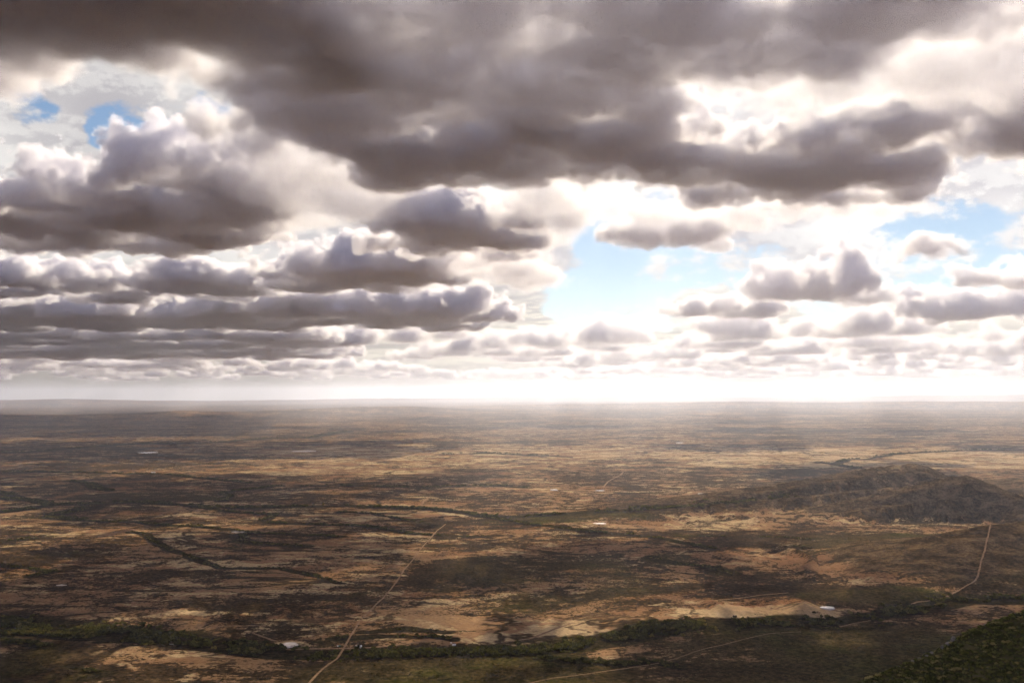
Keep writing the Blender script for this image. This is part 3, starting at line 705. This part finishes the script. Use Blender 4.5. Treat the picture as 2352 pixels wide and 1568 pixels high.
# ------------------------------------------------------------------ farm buildings, vehicles, rocks
class MB:
    def __init__(s): s.v = []; s.f = []
    def box(s, x0, x1, y0, y1, z0, z1, tx=0):
        n = len(s.v); s.v += [(x, y, z) for z in (z0, z1) for x, y in ((x0, y0), (x1, y0), (x1, y1), (x0, y1))]
        s.f += [tuple(n+i for i in f) for f in ((3,2,1,0),(4,5,6,7),(0,1,5,4),(1,2,6,5),(2,3,7,6),(3,0,4,7))]; return s
    def prism(s, prof, x0, x1):
        """profile in (y, z) swept along x"""
        n = len(s.v); k = len(prof)
        s.v += [(x0, y, z) for y, z in prof]+[(x1, y, z) for y, z in prof]
        s.f += [tuple(range(n, n+k))[::-1], tuple(range(n+k, n+2*k))]+[(n+i, n+(i+1) % k, n+k+(i+1) % k, n+k+i) for i in range(k)]; return s
    def cyl(s, x, y, z0, z1, r, ax='z', k=14, r1=None):
        n = len(s.v); r1 = r if r1 is None else r1
        for z, rr in ((z0, r), (z1, r1)):
            for i in range(k):
                a = 2*math.pi*i/k; c, d = rr*math.cos(a), rr*math.sin(a)
                s.v.append((x+c, y+d, z) if ax == 'z' else (x+c, z, y+d))
        s.f += [tuple(range(n, n+k))[::-1], tuple(range(n+k, n+2*k))]+[(n+i, n+(i+1) % k, n+k+(i+1) % k, n+k+i) for i in range(k)]; return s
    def build(s, name, mat, parent=None, **kw):
        me = D.meshes.new(name); me.from_pydata(s.v, [], s.f); me.update()
        return add_obj(name, me, parent=parent, mats=[mat], **kw)
def plain(name, c, var=.12, size=1.2, rough=.8):
    m, q, p = surf(name, rough); pos = q.n('ShaderNodeTexCoord').outputs['Object']
    q.put(p.inputs['Base Color'], q.mix(q.ramp(q.noise(pos, 1/size, 5, .6), .3, .7), tuple(x*(1-var) for x in c), c)); return m
white = plain('whitewash', (.78, .75, .70)); iron = plain('roof_iron', (.72, .71, .70), .2, .8, .45); darkm = plain('dark_opening', (.03, .03, .035))
teal = plain('teal_paint', (.03, .16, .15)); woodm = plain('weathered_wood', (.20, .15, .10)); rubber = plain('rubber', (.02, .02, .02)); glassm = plain('window_glass', (.06, .07, .08), .1, 1, .1)
stone = plain('grey_rock', (.30, .27, .23), .45, 1.5); stonel = plain('pale_rock', (.40, .35, .29), .3, 1.); concrete = plain('concrete', (.55, .52, .47), .2)
def spot(name, px, py, rot, label, cat, group=None, zoff=0.):
    x, y = gp(px, py)
    for _ in range(6):                                    # land on the relief, not on the flat plain
        z = float(H(np.array([x]), np.array([y]))[0]); x, y = at_height(px, py, z)[:2]
    z = float(H(np.array([x]), np.array([y]))[0])
    e = D.objects.new(name, None); COL.objects.link(e); e.location = (x, y, z+zoff); e.rotation_euler = (0, 0, math.radians(rot))
    e['label'] = label; e['category'] = cat
    if group: e['group'] = group
    return e
def gable(L, W, h, r, ov=.35, t=.12):
    wall = MB().prism([(-W/2, -1), (W/2, -1), (W/2, h), (0, h+r), (-W/2, h)], -L/2, L/2)
    s_ = (r)/(W/2)
    roof = MB().prism([(-W/2-ov, h-ov*s_+.02), (0, h+r+.02), (W/2+ov, h-ov*s_+.02), (W/2+ov, h-ov*s_+t), (0, h+r+t+.03), (-W/2-ov, h-ov*s_+t)], -L/2-ov, L/2+ov)
    return wall, roof
e = spot('farm_house', 824, 1487, 14, 'long white farm house with pale iron roof on the side track right of the road', 'house')
w_, r__ = gable(9.5, 5, 2.7, 1.2); wo_ = w_.build('wall', white, e); r__.build('roof', iron, e)
MB().box(1.0, 1.9, -2.56, -2.48, 0, 2.0).build('door', darkm, e)
for x in (-3.6, -1.6, 3.2): MB().box(x-.45, x+.45, -2.56, -2.48, .9, 1.9).build('window', glassm, e)
MB().box(-4.81, -4.73, -.6, .6, .9, 1.9).build('window', glassm, e)
MB().box(3.3, 3.9, -.3, .3, 3.3, 4.6).build('chimney', white, e)
e = spot('pickup_truck', 778, 1484.6, 8, 'small teal truck with a white cab parked left of the straight road by the track', 'truck')
MB().box(-2.6, 2.6, -.95, .95, .75, 1.0).build('chassis', darkm, e)
MB().prism([(-.95, 1.0), (.95, 1.0), (.95, 2.4), (-.95, 2.4)], -.3, 2.7).build('load_box', teal, e)
cb = MB().prism([(-.9, .8), (.9, .8), (.9, 1.6), (.75, 2.3), (-.75, 2.3), (-.9, 1.6)], -2.1, -.45).build('cab', white, e)
MB().box(-2.9, -2.1, -.88, .88, .8, 1.45).build('bonnet', white, e)
MB().box(-2.13, -2.08, -.7, .7, 1.55, 2.15).build('windscreen', glassm, e)
for x in (-2.1, 1.7):
    for y in (-.95, .75): MB().cyl(x, .45, y, y+.2, .45, 'y').build('wheel', rubber, e)
e = spot('farm_cottage', 1043, 1483, -8, 'small white cottage with a grey lean-to roof at the edge of the bright bare ground', 'cottage')
w_, r__ = gable(5.2, 4, 2.4, 1.1); w_.build('wall', white, e); r__.build('roof', iron, e)
MB().box(-.5, .4, -2.06, -1.98, 0, 1.95).build('door', darkm, e); MB().box(1.1, 1.9, -2.06, -1.98, .9, 1.8).build('window', glassm, e)
MB().box(2.62, 4.2, -1.6, 1.6, -.5, 1.9).build('side_shed', darkm, e)
e = spot('water_tank', 1036, 1476, 0, 'small white round water tank on bare ground behind the white cottage', 'tank')
MB().cyl(0, 0, -.3, 1.6, 1.2, k=20).build('tank_body', white, e); MB().cyl(0, 0, 1.602, 1.9, 1.2, k=20, r1=.25).build('lid', concrete, e)
e = spot('water_trough', 394, 1479, 3, 'low pale walled water trough beside the green field left of the road', 'trough')
MB().box(-3.4, 3.4, -1.1, -.8, -.3, 1.0).build('front_wall', concrete, e); MB().box(-3.4, 3.4, .8, 1.1, -.3, 1.0).build('back_wall', concrete, e)
for x in (-3.7, 3.4): MB().box(x, x+.3, -1.1, 1.1, -.3, 1.35).build('end_wall', white, e)
MB().box(-3.38, 3.38, -.79, .79, -.3, .7).build('water', wm, e)
e = spot('farm_shed', 352, 1086 , 5, 'tiny dark farm shed among lone trees on the far left plain', 'shed')
w_, r__ = gable(22, 10, 4, 2); w_.build('wall', white, e); r__.build('roof', iron, e)
# garden fence between the farm house and the cottage
e = spot('garden_fence', 996, 1479, 2, 'wire fence on wooden posts round the green garden left of the white cottage', 'fence')
fx, fy = 14., 7.
for i in range(9):
    for y in (-fy, fy): MB().cyl(-fx+i*fx/4, y, -.8, 1.5, .09, k=6).build('post', woodm, e)
for i in range(1, 4):
    for x in (-fx, fx): MB().cyl(x, -fy+i*fy/2, -.8, 1.5, .09, k=6).build('post', woodm, e)
for z in (.5, 1.0, 1.4):
    m_b = MB()
    m_b.box(-fx, fx, -fy-.015, -fy+.015, z, z+.03); m_b.box(-fx, fx, fy-.015, fy+.015, z, z+.03)
    m_b.box(-fx-.015, -fx+.015, -fy+.02, fy-.02, z, z+.03); m_b.box(fx-.015, fx+.015, -fy+.02, fy-.02, z, z+.03)
    m_b.build('wire', woodm, e)
def rock(px, py, d, size, mat, label, seed, grp=None, tall=1.):
    bm = __import__('bmesh').new(); __import__('bmesh').ops.create_icosphere(bm, subdivisions=3, radius=1)
    r = np.random.default_rng(seed); fr = r.uniform(.7, 1.3, 3)
    for v in bm.verts:
        c = np.array(v.co); n_ = fbm(np.array([c[0]*2+c[2]*1.3+seed]), np.array([c[1]*2-c[2]]), 1.2, 3, .6, seed)[0]
        k = 1+.45*n_; k = round(k*5)/5*.5+k*.5
        v.co = Vector((c[0]*fr[0]*k*size, c[1]*fr[1]*k*size, c[2]*fr[2]*k*size*tall*.8))
    me = D.meshes.new('rock'); bm.to_mesh(me); bm.free()
    o = add_obj('rock', me, None, label, 'rock', grp, mats=[mat])
    p_ = at_dist(px, py, d); z = float(HS(np.array([p_[0]]), np.array([p_[1]]))[0])
    o.location = (p_[0], p_[1], z+size*.25*tall); return o
RK = [(2190,1470,1.9,stone,'tall dark rock standing on the crest of the near hillside',1.7),(2178,1477,1.8,stonel,'pale blocky rock just left of the tall crest rock',1.),
      (2166,1482,1.5,stone,'grey rock third from the top in the crest outcrop',1.),(2140,1493,1.4,stonel,'pale rock half way down the crest outcrop',.8),
      (2128,1500,1.2,stonel,'small pale rock near the lower end of the crest outcrop',.8),(2112,1508,1.3,stone,'lowest grey rock of the crest outcrop',.8),
      (2265,1441,1.8,stone,'dark rock slab high on the near hillside crest',.7),(2183,1539,1.0,stonel,'single white stone among the shrubs on the near hillside',1.2),(2096,1516,1.0,stonel,'small brown stone at the foot of the crest outcrop',.7)]
for i, (px, py, sz, mt, lb, tl) in enumerate(RK):
    sz *= .62
    dd_ = 455+(2352-px)*.06; 
    if py == 1539: dd_ = 436
    rock(px, py, dd_, sz, mt, lb, 300+i, None, tl)
# ------------------------------------------------------------------ haze
hz_me = D.meshes.new('haze'); a = 93000; lo, hi = -60, 1000
hz_me.from_pydata([(sx_*a, sy_*a, z_) for z_ in (lo, hi) for sx_, sy_ in ((-1,-1),(1,-1),(1,1),(-1,1))], [], [(3,2,1,0),(4,5,6,7),(0,1,5,4),(1,2,6,5),(2,3,7,6),(3,0,4,7)])
hzm = D.materials.new('haze'); hzm.use_nodes = True; n_ = hzm.node_tree; n_.nodes.clear()
ho = n_.nodes.new('ShaderNodeOutputMaterial'); hv = n_.nodes.new('ShaderNodeVolumePrincipled')
hv.inputs['Color'].default_value = (.75, .80, .95, 1); hv.inputs['Density'].default_value = 2.4e-5; hv.inputs['Anisotropy'].default_value = .55
n_.links.new(hv.outputs[0], ho.inputs['Volume'])
add_obj('haze', hz_me, 'stuff', mats=[hzm])
